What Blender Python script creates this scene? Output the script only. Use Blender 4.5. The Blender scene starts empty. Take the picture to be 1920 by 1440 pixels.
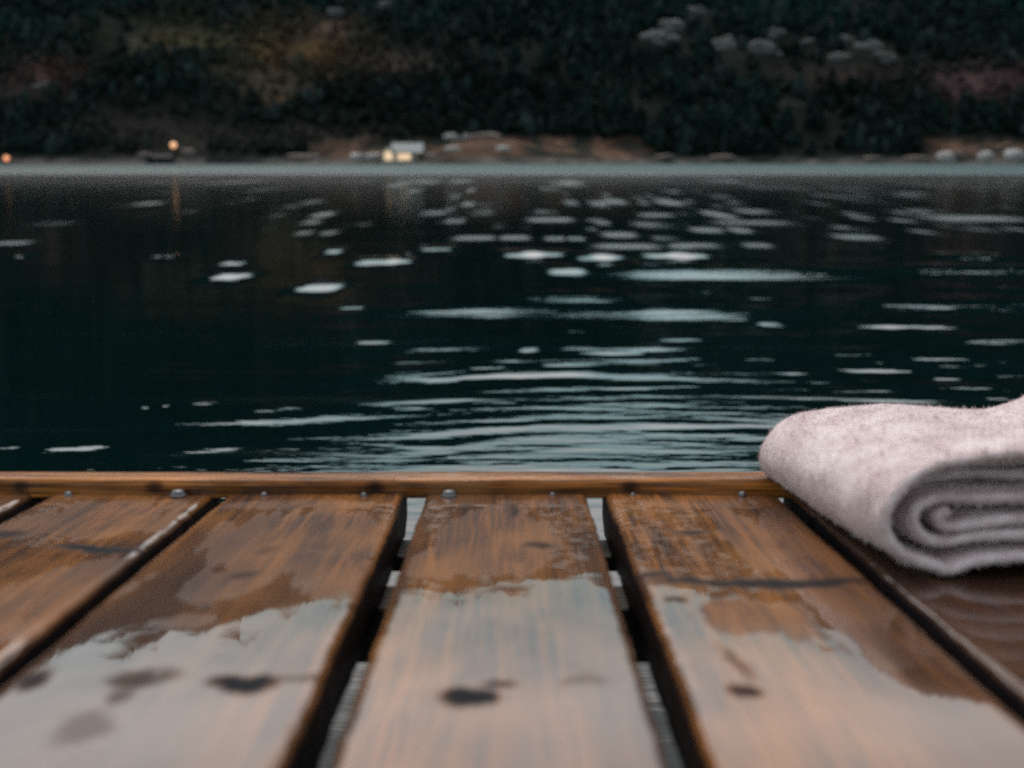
import bpy, math, random
import numpy as np
from mathutils import Vector, Matrix

S = bpy.context.scene
COL = S.collection
rad = math.radians

# ------------------------------------------------------------------ camera, sky, sun, exposure
F = 2200.0                      # focal length in photo pixels (1920 wide)
HORIZON = 302.5                 # photo row of the true horizon
PITCH = math.atan((720 - HORIZON) / F)
HC = 0.62                       # lens above the water
HD = 0.2123                     # lens above the dock, square to its boards
DOCK_DIP = rad(4.40)            # the dock slopes down towards the lake

cam = bpy.data.cameras.new("camera")
cam.sensor_width = 36.0
cam.lens = F / 1920 * 36.0
cam.clip_start = 0.02
cam.clip_end = 6000
cam.dof.use_dof = True
cam.dof.focus_distance = 1.45
cam.dof.aperture_fstop = (cam.lens / 1000) / 0.0088
cam.dof.aperture_blades = 0
camo = bpy.data.objects.new("camera", cam)
COL.objects.link(camo)
camo.location = (0, 0, HC)
camo.rotation_euler = (math.pi / 2 - PITCH, 0, 0)
S.camera = camo

SUN_EL, SUN_ROT = 60.0, -14.0   # low sun behind the hill and the clouds: the bright part of the sky is over the lake
W = bpy.data.worlds.new("World")
S.world = W
W.use_nodes = True
wt = W.node_tree
wt.nodes.clear()
wo = wt.nodes.new("ShaderNodeOutputWorld")
wb = wt.nodes.new("ShaderNodeBackground")
sky = wt.nodes.new("ShaderNodeTexSky")
sky.sky_type = 'NISHITA'
sky.sun_disc = False
sky.sun_elevation = rad(SUN_EL)
sky.sun_rotation = rad(SUN_ROT)
sky.dust_density = 4.0
sky.air_density = 1.0
hs = wt.nodes.new("ShaderNodeHueSaturation")
hs.inputs["Saturation"].default_value = 0.45
tint = wt.nodes.new("ShaderNodeMix"); tint.data_type = 'RGBA'; tint.blend_type = 'MULTIPLY'
tint.inputs[0].default_value = 1.0
tint.inputs[7].default_value = (0.97, 0.97, 0.95, 1)
tc = wt.nodes.new("ShaderNodeTexCoord")
cl = wt.nodes.new("ShaderNodeTexNoise")
cl.inputs["Scale"].default_value = 3.0
cl.inputs["Detail"].default_value = 5.0
cr = wt.nodes.new("ShaderNodeMapRange")
cr.inputs[1].default_value = 0.3; cr.inputs[2].default_value = 0.7
cr.inputs[3].default_value = 0.82; cr.inputs[4].default_value = 1.12
cm = wt.nodes.new("ShaderNodeMix"); cm.data_type = 'RGBA'; cm.blend_type = 'MULTIPLY'
cm.inputs[0].default_value = 1.0
veil = wt.nodes.new("ShaderNodeGamma")        # thick cloud evens the clear sky out
veil.inputs["Gamma"].default_value = 0.78
wt.links.new(sky.outputs[0], veil.inputs["Color"])
wt.links.new(veil.outputs[0], hs.inputs["Color"])
wt.links.new(hs.outputs[0], tint.inputs[6])
wt.links.new(tc.outputs["Generated"], cl.inputs["Vector"])
wt.links.new(cl.outputs[0], cr.inputs[0])
wt.links.new(tint.outputs[2], cm.inputs[6])
wt.links.new(cr.outputs[0], cm.inputs[7])
sepz = wt.nodes.new("ShaderNodeSeparateXYZ")     # cloud cover: brighter overhead than low down
wt.links.new(tc.outputs["Generated"], sepz.inputs[0])
zr = wt.nodes.new("ShaderNodeValToRGB")
el = zr.color_ramp.elements
el[0].position = 0.0; el[0].color = (1.05, 1.8, 1.85, 1)
el[1].position = 1.0; el[1].color = (2.3, 2.27, 2.27, 1)
for p_, c_ in ((0.215, (1.14, 1.64, 1.68, 1)), (0.25, (2.1, 2.28, 2.24, 1)), (0.30, (3.5, 3.35, 3.18, 1)), (0.35, (3.5, 3.25, 3.05, 1)), (0.43, (1.5, 1.45, 1.40, 1)), (0.62, (1.1, 1.06, 1.04, 1))):
    e_ = el.new(p_); e_.color = c_
zm = wt.nodes.new("ShaderNodeMix"); zm.data_type = 'RGBA'; zm.blend_type = 'MULTIPLY'
zm.inputs[0].default_value = 1.0
wt.links.new(sepz.outputs[2], zr.inputs[0])
wt.links.new(cm.outputs[2], zm.inputs[6]); wt.links.new(zr.outputs[0], zm.inputs[7])
wt.links.new(zm.outputs[2], wb.inputs["Color"])
wb.inputs["Strength"].default_value = 0.15
wt.links.new(wb.outputs[0], wo.inputs[0])

sl = bpy.data.lights.new("sun", 'SUN')
sl.energy = 0.9
sl.angle = rad(30)
sl.color = (1.0, 0.95, 0.88)
so = bpy.data.objects.new("sun", sl)
COL.objects.link(so)
_e, _r = rad(SUN_EL), rad(SUN_ROT)
sund = Vector((math.sin(_r) * math.cos(_e), math.cos(_r) * math.cos(_e), math.sin(_e)))
so.rotation_euler = sund.to_track_quat('Z', 'Y').to_euler()

S.cycles.use_denoising = False          # keep a fine grain, as the photograph has
S.view_settings.view_transform = 'Standard'
S.view_settings.look = 'None'
S.view_settings.exposure = 0.0
S.view_settings.gamma = 1.0

# ------------------------------------------------------------------ helpers
rng = np.random.default_rng(7)
random.seed(7)

def _hash(ix, iy, seed):
    h = (ix.astype(np.int64) * 374761393 + iy.astype(np.int64) * 668265263 + seed * 1442695041) & 0xFFFFFFFF
    h = ((h ^ (h >> 13)) * 1274126177) & 0xFFFFFFFF
    return ((h ^ (h >> 16)) & 0xFFFF) / 65535.0

def vnoise(x, y, seed=0):
    x = np.asarray(x, float); y = np.asarray(y, float)
    ix = np.floor(x); iy = np.floor(y)
    fx = x - ix; fy = y - iy
    fx = fx * fx * fx * (fx * (fx * 6 - 15) + 10); fy = fy * fy * fy * (fy * (fy * 6 - 15) + 10)
    a = _hash(ix, iy, seed); b = _hash(ix + 1, iy, seed)
    c = _hash(ix, iy + 1, seed); d = _hash(ix + 1, iy + 1, seed)
    return (a * (1 - fx) + b * fx) * (1 - fy) + (c * (1 - fx) + d * fx) * fy   # 0..1

def fbm(x, y, octv=4, seed=0, gain=0.5):
    t = 0; amp = 1; tot = 0
    for k in range(octv):
        t = t + amp * (vnoise(x * 2 ** k, y * 2 ** k, seed + 17 * k) - 0.5)
        tot += amp; amp *= gain
    return t / tot * 2      # about -1..1

def sstep(a, b, x):
    t = np.clip((x - a) / (b - a), 0, 1)
    return t * t * (3 - 2 * t)

def mesh_from(name, verts, quads=None, tris=None, smooth=True):
    me = bpy.data.meshes.new(name)
    verts = np.asarray(verts, dtype=np.float32)
    polys = []
    nq = 0 if quads is None else len(quads)
    nt = 0 if tris is None else len(tris)
    me.vertices.add(len(verts))
    me.vertices.foreach_set("co", verts.ravel())
    idx = []
    if nq: idx.append(np.asarray(quads, dtype=np.int32).ravel())
    if nt: idx.append(np.asarray(tris, dtype=np.int32).ravel())
    idx = np.concatenate(idx)
    me.loops.add(len(idx))
    me.loops.foreach_set("vertex_index", idx)
    me.polygons.add(nq + nt)
    starts = np.concatenate([np.arange(nq) * 4, nq * 4 + np.arange(nt) * 3]).astype(np.int32)
    totals = np.concatenate([np.full(nq, 4), np.full(nt, 3)]).astype(np.int32)
    me.polygons.foreach_set("loop_start", starts)
    me.polygons.foreach_set("loop_total", totals)
    me.polygons.foreach_set("use_smooth", np.full(nq + nt, smooth))
    me.update(calc_edges=True)
    me.validate()
    return me

def set_attr(me, name, rgb):
    a = me.attributes.new(name, 'FLOAT_COLOR', 'POINT')
    n = len(me.vertices)
    d = np.ones((n, 4), dtype=np.float32)
    d[:, :rgb.shape[1]] = rgb
    a.data.foreach_set("color", d.ravel())

def link(name, me, mat=None, parent=None):
    o = bpy.data.objects.new(name, me)
    COL.objects.link(o)
    if mat is not None: me.materials.append(mat)
    if parent is not None: o.parent = parent
    return o

def empty(name, loc=(0, 0, 0), rot=(0, 0, 0)):
    o = bpy.data.objects.new(name, None)
    o.empty_display_size = 0.1
    COL.objects.link(o)
    o.location = loc; o.rotation_euler = rot
    return o

def tag(o, label=None, cat=None, group=None, kind=None):
    if label: o["label"] = label
    if cat: o["category"] = cat
    if group: o["group"] = group
    if kind: o["kind"] = kind
    return o

def grid_quads(nr, nc, off=0, wrap=False):
    r = np.arange(nr - 1)[:, None]; c = np.arange(nc if wrap else nc - 1)[None, :]
    a = r * nc + c; b = r * nc + (c + 1) % nc
    return np.stack([a, b, b + nc, a + nc], -1).reshape(-1, 4) + off

# node helpers
class NT:
    def __init__(s, name):
        s.m = bpy.data.materials.new(name); s.m.use_nodes = True
        s.t = s.m.node_tree; s.t.nodes.clear()
        s.out = s.t.nodes.new("ShaderNodeOutputMaterial")
        s.p = s.t.nodes.new("ShaderNodeBsdfPrincipled")
        s.t.links.new(s.p.outputs[0], s.out.inputs[0])
    def n(s, typ, **kw):
        nd = s.t.nodes.new(typ)
        for k, v in kw.items(): setattr(nd, k, v)
        return nd
    def l(s, a, b): s.t.links.new(a, b)
    def put(s, sock, v):
        if hasattr(v, "is_output"): s.l(v, sock)
        else: sock.default_value = v
    def math(s, op, a, b=None, c=None, clamp=False):
        nd = s.n("ShaderNodeMath", operation=op, use_clamp=clamp)
        s.put(nd.inputs[0], a)
        if b is not None: s.put(nd.inputs[1], b)
        if c is not None: s.put(nd.inputs[2], c)
        return nd.outputs[0]
    def mix(s, f, a, b, blend='MIX'):
        nd = s.n("ShaderNodeMix", data_type='RGBA', blend_type=blend)
        s.put(nd.inputs[0], f); s.put(nd.inputs[6], a); s.put(nd.inputs[7], b)
        return nd.outputs[2]
    def fmix(s, f, a, b):
        nd = s.n("ShaderNodeMix", data_type='FLOAT')
        s.put(nd.inputs[0], f); s.put(nd.inputs[2], a); s.put(nd.inputs[3], b)
        return nd.outputs[0]
    def coords(s, scale=(1, 1, 1), kind="Object"):
        c = s.n("ShaderNodeTexCoord"); mp = s.n("ShaderNodeMapping")
        mp.inputs["Scale"].default_value = scale
        s.l(c.outputs[kind], mp.inputs["Vector"])
        return mp.outputs[0]
    def noise(s, vec, scale, detail=4, rough=0.5, dist=0.0):
        nd = s.n("ShaderNodeTexNoise")
        s.l(vec, nd.inputs["Vector"])
        nd.inputs["Scale"].default_value = scale; nd.inputs["Detail"].default_value = detail
        nd.inputs["Roughness"].default_value = rough; nd.inputs["Distortion"].default_value = dist
        return nd.outputs[0]
    def ramp(s, f, a, b, lo=0.0, hi=1.0):
        nd = s.n("ShaderNodeMapRange"); nd.clamp = True
        s.put(nd.inputs[0], f); nd.inputs[1].default_value = a; nd.inputs[2].default_value = b
        nd.inputs[3].default_value = lo; nd.inputs[4].default_value = hi
        return nd.outputs[0]
    def bump(s, h, strength, dist, normal=None):
        nd = s.n("ShaderNodeBump")
        s.put(nd.inputs["Strength"], strength); nd.inputs["Distance"].default_value = dist
        s.l(h, nd.inputs["Height"])
        if normal is not None: s.l(normal, nd.inputs["Normal"])
        return nd.outputs[0]
    def attr(s, name):
        a = s.n("ShaderNodeAttribute"); a.attribute_name = name
        sp = s.n("ShaderNodeSeparateColor"); s.l(a.outputs["Color"], sp.inputs[0])
        return a.outputs["Color"], sp.outputs

# photo-measured rays, used once to take real positions off the photograph
CP, SP = math.cos(PITCH), math.sin(PITCH)
def ray(px, py):
    a = (px - 960) / F; b = (720 - py) / F
    return np.array([a, CP + b * SP, -SP + b * CP])
def on_water(px, py):
    r = ray(px, py); t = -HC / r[2]
    return r[0] * t, r[1] * t
DOCK_ORIGIN = Vector((0, 0, HC)) - Matrix.Rotation(-DOCK_DIP, 3, 'X') @ Vector((0, 0, HD))
DOCK_M = Matrix.Translation(DOCK_ORIGIN) @ Matrix.Rotation(-DOCK_DIP, 4, 'X')
def on_dock(px, py):
    r = Matrix.Rotation(DOCK_DIP, 3, 'X') @ Vector(ray(px, py))
    t = -HD / r.z
    return r.x * t, r.y * t

# ------------------------------------------------------------------ water
def build_water():
    d = [0.25]
    while d[-1] < 345:
        s = d[-1] ** 2 * 1.15 / (HC * F)
        d.append(d[-1] + min(max(s, 0.0045), 12))
    d = np.array(d); nr = len(d)
    nc = 900
    th = np.linspace(-0.74, 0.74, nc)
    X = d[:, None] * th[None, :]; Y = np.repeat(d[:, None], nc, 1)
    H = np.zeros_like(X)
    ddep = np.gradient(d)[:, None]
    # small random waves
    side = sstep(-0.25, 0.25, X / Y)
    r2 = np.random.default_rng(21)
    for k in range(46):
        lam = 0.07 * (1.9 / 0.07) ** r2.random()
        kk = 2 * math.pi / lam
        ang = r2.normal(0, 0.17)
        slope = rad(0.085) * (0.7 + 0.6 * r2.random())
        ph = r2.random() * 6.28
        att = np.exp(-(ddep * kk * 0.45) ** 2)
        xw = X + 0.25 * lam * fbm(X / lam / 2.5, Y / lam / 2.5, 2, k)
        H += att * slope / kk * np.sin(kk * (xw * math.sin(ang) + Y * math.cos(ang)) + ph) * (0.45 + 0.75 * side)
    # fine broken ripple close to the dock edge
    near = sstep(3.0, 2.2, Y) * sstep(-0.25, 0.05, X / Y)
    H += near * 0.0009 * fbm(X * 3.5, Y * 13, 3, 91)
    # long low swell running out from the dock
    swell = np.cumsum(sstep(4.6, 3.2, d) * np.gradient(d))[:, None]
    H -= (rad(0.55) + rad(0.7) * sstep(0.05, -0.22, X / Y)) * (swell - np.interp(2.3, d, swell[:, 0]))
    # rings spreading from under the dock corner
    cx, cy = on_water(1330, 930)
    rr_ = np.hypot((X - cx) * 0.62, Y - cy)
    ring = sstep(0.25, 0.5, rr_) * sstep(2.1, 1.1, rr_) * sstep(-0.17, -0.02, X / Y)
    kx = 2 * math.pi / 0.125
    ph = kx * rr_ + 1.6 * fbm(X * 1.2, Y * 1.2, 2, 301)
    H += ring * rad(1.15) / kx * np.sin(ph) * (0.75 + 0.6 * fbm(X * 1.6, Y * 5, 2, 303))
    # lapping crests: (row/column measured off the photograph, width, thickness, tilt)
    crest = [
     (15,448,64,8),(35,472,40,6),(275,378,30,8),(100,414,40,7),(75,413,20,7),(305,472,60,5),(435,484,55,9),(430,508,72,9),(600,528,75,10),
     (605,398,26,10),(580,412,28,9),(570,430,26,8),(618,430,26,8),(625,464,36,8),(700,484,66,11),(755,483,40,7),(765,473,20,5),
     (815,395,44,9),(905,394,36,11),(878,380,20,8),(845,410,18,9),(862,410,18,9),(820,462,70,8),(890,442,64,9),(965,442,46,9),(1030,410,68,9),
     (1015,394,28,7),(935,420,20,8),(1040,444,30,8),(1080,444,26,7),(975,474,64,11),(1030,473,70,8),(1110,481,74,13),(1150,479,60,7),
     (1160,436,54,11),(1110,427,20,7),(1130,415,24,8),(1175,458,98,9),(1225,418,66,12),(1230,401,52,7),(1250,443,44,8),(1280,458,40,8),(1245,476,76,9),(1300,476,62,9),
     (1310,456,64,9),(1120,380,28,10),(1150,376,34,10),(1070,378,22,10),(1255,378,32,12),(1320,427,48,10),(1410,416,124,9),(1385,428,30,11),
     (1345,400,30,14),(1410,393,54,9),(1420,456,46,9),(1605,441,62,11),(1580,424,26,8),(1580,368,22,9),(1650,464,24,8),(1595,398,16,9),(1613,406,18,8),
     (1680,395,16,8),(1695,411,28,8),(1722,394,24,8),(1762,408,22,14),(1830,407,140,10),(1730,431,32,9),(1840,428,50,9),(1905,427,34,10),(1480,475,14,5),
     (1060,505,66,8),(1385,511,430,15),(1225,495,52,6),(1030,494,40,5),(1830,480,104,11),(1880,506,330,11),(1835,520,46,6),
     (1320,541,42,8),(1430,553,84,5),(1935,546,60,10),
     (1075,559,196,14),(1110,581,590,15,0.012),(1705,568,118,10),(1900,571,190,14),(1465,605,46,8),(1640,605,80,5),(1080,614,40,4),
     (1165,649,210,7),(990,649,32,8),(1890,636,160,8),(1160,670,380,9),(1800,675,440,17,0.012),(1640,690,150,8),
     (920,692,370,13,-0.022),(1170,687,120,4),(1290,703,330,12,-0.006),(1550,704,80,9),(1400,686,130,7),(1880,698,110,7),
     (1180,719,500,8,-0.01),(1240,732,650,9,-0.008),(765,746,195,8,-0.03),(1140,752,960,12,-0.02),(1810,726,280,9,0.02),(1780,746,330,8,0.01),
     (1230,768,340,7,-0.018),(950,784,115,6,-0.02),(1150,782,86,5),(1020,795,50,4),(1250,797,120,7),(900,804,135,7,-0.02),(805,812,56,4),
     (782,838,70,8),(860,855,38,6),(1015,816,145,5,-0.03),(980,836,36,5),(1100,837,140,9,-0.05),(1400,776,160,8),(1440,791,170,11),
     (1410,820,60,6),(1310,848,200,5),(1240,812,60,4),(1200,806,40,4),
     (500,783,340,11,-0.05),(378,746,44,5),(275,752,18,5),(310,750,16,4),(515,759,95,6,-0.05),(140,838,95,9,-0.05),(395,843,88,7,-0.07),(12,837,50,4,-0.1),
     (660,565,50,3),(700,628,60,3)]
    RUF = np.zeros_like(X)
    r3 = np.random.default_rng(5)
    for _ in range(110):                         # little glints towards the far water
        py = 338 + 90 * r3.random() ** 1.3
        px = 960 + 1060 * (r3.random() ** 0.75 * 1.6 - 0.65)
        crest.append((px, py, 8 + 26 * r3.random(), 4 + 5 * r3.random(), 0, 0.25 + 0.5 * r3.random()))
    for _ in range(70):                          # thin faint ripples, mostly off to the right
        py = 590 + 190 * r3.random(); px = 1920 * r3.random()
        kk_ = 0.74 + 0.16 * r3.random()
        if px < 760: continue
        crest.append((px, py, 40 + 140 * r3.random(), 3 + 2.5 * r3.random(), -0.012 * r3.random(), kk_))
    for c in crest:
        px, py, w, h = c[:4]
        tilt = c[4] if len(c) > 4 else 0.0
        kf = c[5] if len(c) > 5 else 1.0
        x0, y0 = on_water(px, py)
        _, ya = on_water(px, py - h / 2); _, yb = on_water(px, py + h / 2)
        sg = (ya - yb) * 1.6
        wx = (w / 2) * y0 / F / CP / 0.8
        dep = math.atan(HC / y0)
        az = (px - 960) / F
        thr = rad(12.9 + 3.0 * max(0.0, -az * 2.4) + 0.3)
        if py < 462:                              # too far for single crests to read: patches of ruffled water
            m = (np.abs(X - x0) < wx * 2.2) & (np.abs(Y - y0) < (ya - yb) * 2.5)
            if m.any():
                xx = (X[m] - x0) / wx; t2 = (Y[m] - y0) / ((ya - yb) * 0.48)
                RUF[m] = np.maximum(RUF[m], 0.8 * min(kf, 1.0) * np.exp(-xx ** 4 - t2 ** 2))
            continue
        sg *= 0.27 if py < 505 else (0.50 if py < 620 else 0.62)
        s0 = max(thr - dep, rad(0.5)) / 2 * 1.1 * kf
        s0 += 0.6 * kf * (rad(0.55) + rad(0.7) * float(sstep(0.05, -0.22, np.array(x0 / y0)))) * float(sstep(4.6, 3.2, np.array(y0)))
        xt = X - x0
        ty = (Y - y0 + xt * tilt * y0 / HC * 1.0) / sg
        m = (np.abs(ty) < 4.2) & (np.abs(xt) < wx * 2.0)
        if not m.any(): continue
        tx = xt[m] / wx; t = ty[m]
        H[m] += s0 * sg * t * np.exp(-t * t / 2) * np.exp(-tx ** 4)
    verts = np.stack([X, Y, H], -1).reshape(-1, 3)
    quads = grid_quads(nr, nc)
    base = len(verts)
    ex = []; eq = []
    for sgn, c in ((-1, 0), (1, nc - 1)):
        o = base + len(ex)
        for i in range(nr): ex.append((X[i, c] + sgn * 600, d[i], 0))
        for i in range(nr - 1):
            a, b = i * nc + c, (i + 1) * nc + c
            e, f = o + i, o + i + 1
            eq.append((a, e, f, b) if sgn > 0 else (e, a, b, f))
    o = base + len(ex)
    for c in range(nc): ex.append((X[0, c] + (0), -80, 0))
    for c in range(nc - 1): eq.append((o + c, o + c + 1, c + 1, c))
    o2 = base + len(ex)
    ex += [(X[0, 0] - 600, -80, 0), (X[0, -1] + 600, -80, 0)]
    eq.append((o2, o, 0, base)); eq.append((o + nc - 1, o2 + 1, base + nr, nc - 1))
    verts = np.concatenate([verts, np.array(ex)])
    quads = np.concatenate([quads, np.array(eq)])
    me = mesh_from("water", verts, quads)
    ruf = np.zeros((len(verts), 3)); ruf[:nr * nc, 0] = np.clip(RUF.ravel() * (0.75 + 0.9 * fbm(X / 0.9, Y / 1.1, 3, 88)).ravel(), 0, 1)
    set_attr(me, "ruffle", ruf)
    k = NT("lake water")
    k.p.inputs["Base Color"].default_value = (0.0008, 0.0075, 0.0075, 1)
    k.p.inputs["IOR"].default_value = 1.333
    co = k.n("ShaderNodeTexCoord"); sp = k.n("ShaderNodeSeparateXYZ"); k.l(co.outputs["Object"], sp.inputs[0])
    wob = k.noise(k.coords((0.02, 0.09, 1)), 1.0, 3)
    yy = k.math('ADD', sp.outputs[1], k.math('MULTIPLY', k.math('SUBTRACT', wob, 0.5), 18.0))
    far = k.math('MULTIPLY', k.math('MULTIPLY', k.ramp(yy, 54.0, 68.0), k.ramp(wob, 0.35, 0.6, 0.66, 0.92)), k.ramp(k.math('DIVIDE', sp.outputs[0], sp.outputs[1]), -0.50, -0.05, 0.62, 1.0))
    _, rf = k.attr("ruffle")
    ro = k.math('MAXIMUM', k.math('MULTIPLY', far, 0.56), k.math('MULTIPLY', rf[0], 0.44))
    k.l(k.mix(k.math('MAXIMUM', far, k.math('MULTIPLY', rf[0], 0.7)), (0.0005, 0.0052, 0.0054, 1), (0.008, 0.065, 0.071, 1)), k.p.inputs["Base Color"])  # teal of the reflected sky put into the base colour of far and ruffled water
    stk = k.noise(k.coords((0.55, 5.0, 1)), 1.0, 4, 0.6)
    ro = k.math('ADD', ro, k.ramp(stk, 0.48, 0.70, 0.0, 0.07))
    k.l(k.math('ADD', ro, k.ramp(sp.outputs[1], 8.0, 40.0, 0.015, 0.15)), k.p.inputs["Roughness"])
    rp = k.noise(k.coords((5, 16, 1)), 1.0, 3)
    k.l(k.bump(rp, 0.06, 0.02), k.p.inputs["Normal"])
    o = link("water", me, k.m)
    tag(o, "dark teal lake water with bright rippling streaks of reflected sky", "water", kind="structure")
build_water()

# ------------------------------------------------------------------ hillside across the lake
def skyline(az):            # elevation of the ridge in degrees against azimuth in degrees
    xs = [-60, -32, -24, -17, -11, -5, 0, 5, 10, 16, 24, 34, 60]
    ys = [17, 15.8, 14.6, 14.0, 13.3, 12.5, 12.0, 12.1, 12.6, 13.2, 13.6, 14.5, 15]
    return np.interp(az, xs, ys)
def shore(x):
    return 300 + 7 * fbm(x / 60.0, x * 0 + 3.3, 3, 5)
def terrain(x, y):
    az = np.degrees(np.arctan2(x, y))
    D = np.hypot(x, y)
    s = (y - shore(x))
    ridge = 470 + 25 * fbm(x / 90, x * 0 + 8, 2, 11)
    top = np.tan(np.radians(skyline(az))) * np.hypot(x, ridge) - 7
    t = np.clip(s / (ridge - 300), -1, 2)
    prof = np.where(t < 1, np.sign(t) * np.abs(t) ** 0.86, 1 - 0.15 * (t - 1))
    z = top * prof
    z = z + sstep(0, 30, s) * (9 * fbm(x / 46, y / 40, 4, 31) + 3.0 * fbm(x / 11, y / 11, 3, 37))
    z = z * np.where(s < 0, 1, 1)
    z = np.where(s < 22, z * sstep(-6, 26, s) ** 0.6 + 0.55 * sstep(-3, 3, s) - 0.8 * sstep(2, -4, s), z)
    # low grassy point with the white house on it, and a bank at the far right
    for cx, cy, rx, ry, hh in ((-6, 306, 20, 13, 6.4), (14, 305, 18, 9, 3.6), (-27, 306, 20, 9, 2.6), (126, 305, 18, 12, 5.0)):
        z = np.maximum(z, hh * np.exp(-(((x - cx) / rx) ** 2 + ((y - cy) / ry) ** 2)) * 1.12 - 0.5 + 0.6 * fbm(x / 4, y / 4, 3, 44))
    return z
def on_hill(px, py):
    r = ray(px, py)
    for t in np.arange(270, 620, 1.0):
        if HC + r[2] * t < terrain(np.array([r[0] * t]), np.array([r[1] * t]))[0]:
            return Vector((r[0] * t, r[1] * t, HC + r[2] * t))
    return None

knoll_brown = [((-6, 306), (24, 15)), ((14, 305), (20, 10)), ((-27, 306), (22, 9)), ((126, 305), (19, 13))]
# bracken / heather patches, photo position and size
patches = [((570, 95, 90, 46), (0.145, 0.085, 0.035)), ((360, 70, 130, 40), (0.060, 0.055, 0.030)), ((90, 140, 70, 26), (0.085, 0.040, 0.036)),
           ((380, 85, 70, 14), (0.085, 0.075, 0.030)), ((30, 170, 60, 30), (0.055, 0.045, 0.040)), ((740, 120, 90, 30), (0.055, 0.042, 0.035)),
           ((1830, 155, 110, 30), (0.080, 0.045, 0.050)), ((1530, 142, 130, 14), (0.055, 0.040, 0.036)), ((500, 150, 70, 25), (0.060, 0.050, 0.035)),
           ((620, 60, 50, 25), (0.080, 0.055, 0.040)), ((470, 255, 260, 25), (0.038, 0.036, 0.030)), ((520, 185, 30, 14), (0.08, 0.06, 0.03)),
           ((280, 240, 120, 40), (0.034, 0.032, 0.028))]
PW = []
for (px, py, w, h), c in patches:
    p = on_hill(px, py)
    if p is not None:
        PW.append((p.x, p.z, w * p.y / F, h * p.y / F, np.array(c) * 0.85))

def ground_tint(x, z, base):
    col = base.copy()
    wv = fbm(x / 9, z / 6, 3, 61)
    for cx, cz, rx, rz, c in PW:
        g = np.exp(-(((x - cx) / rx) ** 2 + ((z - cz) / rz) ** 2)) * (0.75 + 0.9 * wv)
        g = np.clip(g, 0, 1)[:, None]
        col = col * (1 - g) + c * g
    return col

def build_hill():
    xs = np.arange(-620, 621, 2.6)
    ys = np.concatenate([np.arange(270, 330, 1.1), np.arange(330, 480, 3.2), np.arange(480, 640, 8)])
    X, Y = np.meshgrid(xs, ys)
    Z = terrain(X, Y)
    me = mesh_from("hillside", np.stack([X, Y, Z], -1).reshape(-1, 3), grid_quads(len(ys), len(xs)))
    x = X.ravel(); y = Y.ravel(); z = Z.ravel()
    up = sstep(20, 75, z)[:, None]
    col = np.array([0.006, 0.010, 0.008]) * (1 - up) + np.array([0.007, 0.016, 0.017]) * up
    col = ground_tint(x, z, col)
    for (cx, cy), (rx, ry) in knoll_brown:
        g = (sstep(1.3, 0.6, np.hypot((x - cx) / rx, (y - cy) / ry)) * sstep(7.6, 5.8, z))[:, None]
        n = sstep(-0.3, 0.3, fbm(x / 6, y / 4, 3, 71))[:, None]
        c = np.array([0.125, 0.074, 0.052]) * n + np.array([0.018, 0.021, 0.017]) * (1 - n)
        col = col * (1 - g) + c * g
    s = y - shore(x)
    g = (sstep(1.9, 0.7, z) * sstep(-0.3, 0.2, fbm(x / 5, y / 3, 3, 77) + 0.15) * (np.abs(s) < 30))[:, None]
    col = col * (1 - g) + np.array([0.10, 0.095, 0.09]) * g
    set_attr(me, "tint", col.astype(np.float32))
    k = NT("hillside ground")
    c, _ = k.attr("tint")
    v = k.noise(k.coords(), 0.35, 5, 0.6)
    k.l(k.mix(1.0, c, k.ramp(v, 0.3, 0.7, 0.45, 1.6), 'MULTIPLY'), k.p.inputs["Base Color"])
    k.p.inputs["Roughness"].default_value = 0.95
    k.p.inputs["Specular IOR Level"].default_value = 0.1
    k.l(k.bump(k.noise(k.coords(), 0.8, 4), 0.8, 1.0), k.p.inputs["Normal"])
    o = link("hillside", me, k.m)
    tag(o, "steep dark hillside rising out of frame across the lake", "hillside", kind="structure")
build_hill()

ICO = {}
def ico(sub):
    if sub not in ICO:
        import bmesh
        bm = bmesh.new(); bmesh.ops.create_icosphere(bm, subdivisions=sub, radius=1)
        bm.verts.ensure_lookup_table()
        ICO[sub] = (np.array([v.co[:] for v in bm.verts]), np.array([[v.index for v in f.verts] for f in bm.faces]))
        bm.free()
    return ICO[sub]

# pale rock outcrops, measured positions: px, py, w, h
OUTCROPS = [(1225, 72, 60, 26), (1262, 55, 44, 40), (1362, 92, 44, 40), (1436, 96, 44, 42), (1572, 112, 40, 34), (1586, 80, 26, 34), (1640, 92, 54, 36),
            (1668, 112, 40, 26), (1306, 22, 40, 20), (632, 28, 34, 30), (722, 12, 26, 26), (142, 22, 12, 18), (1515, 82, 30, 20), (75, 165, 30, 18), (1462, 64, 30, 20)]
outc_pos = [(on_hill(px, py), w, h) for px, py, w, h in OUTCROPS]

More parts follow.
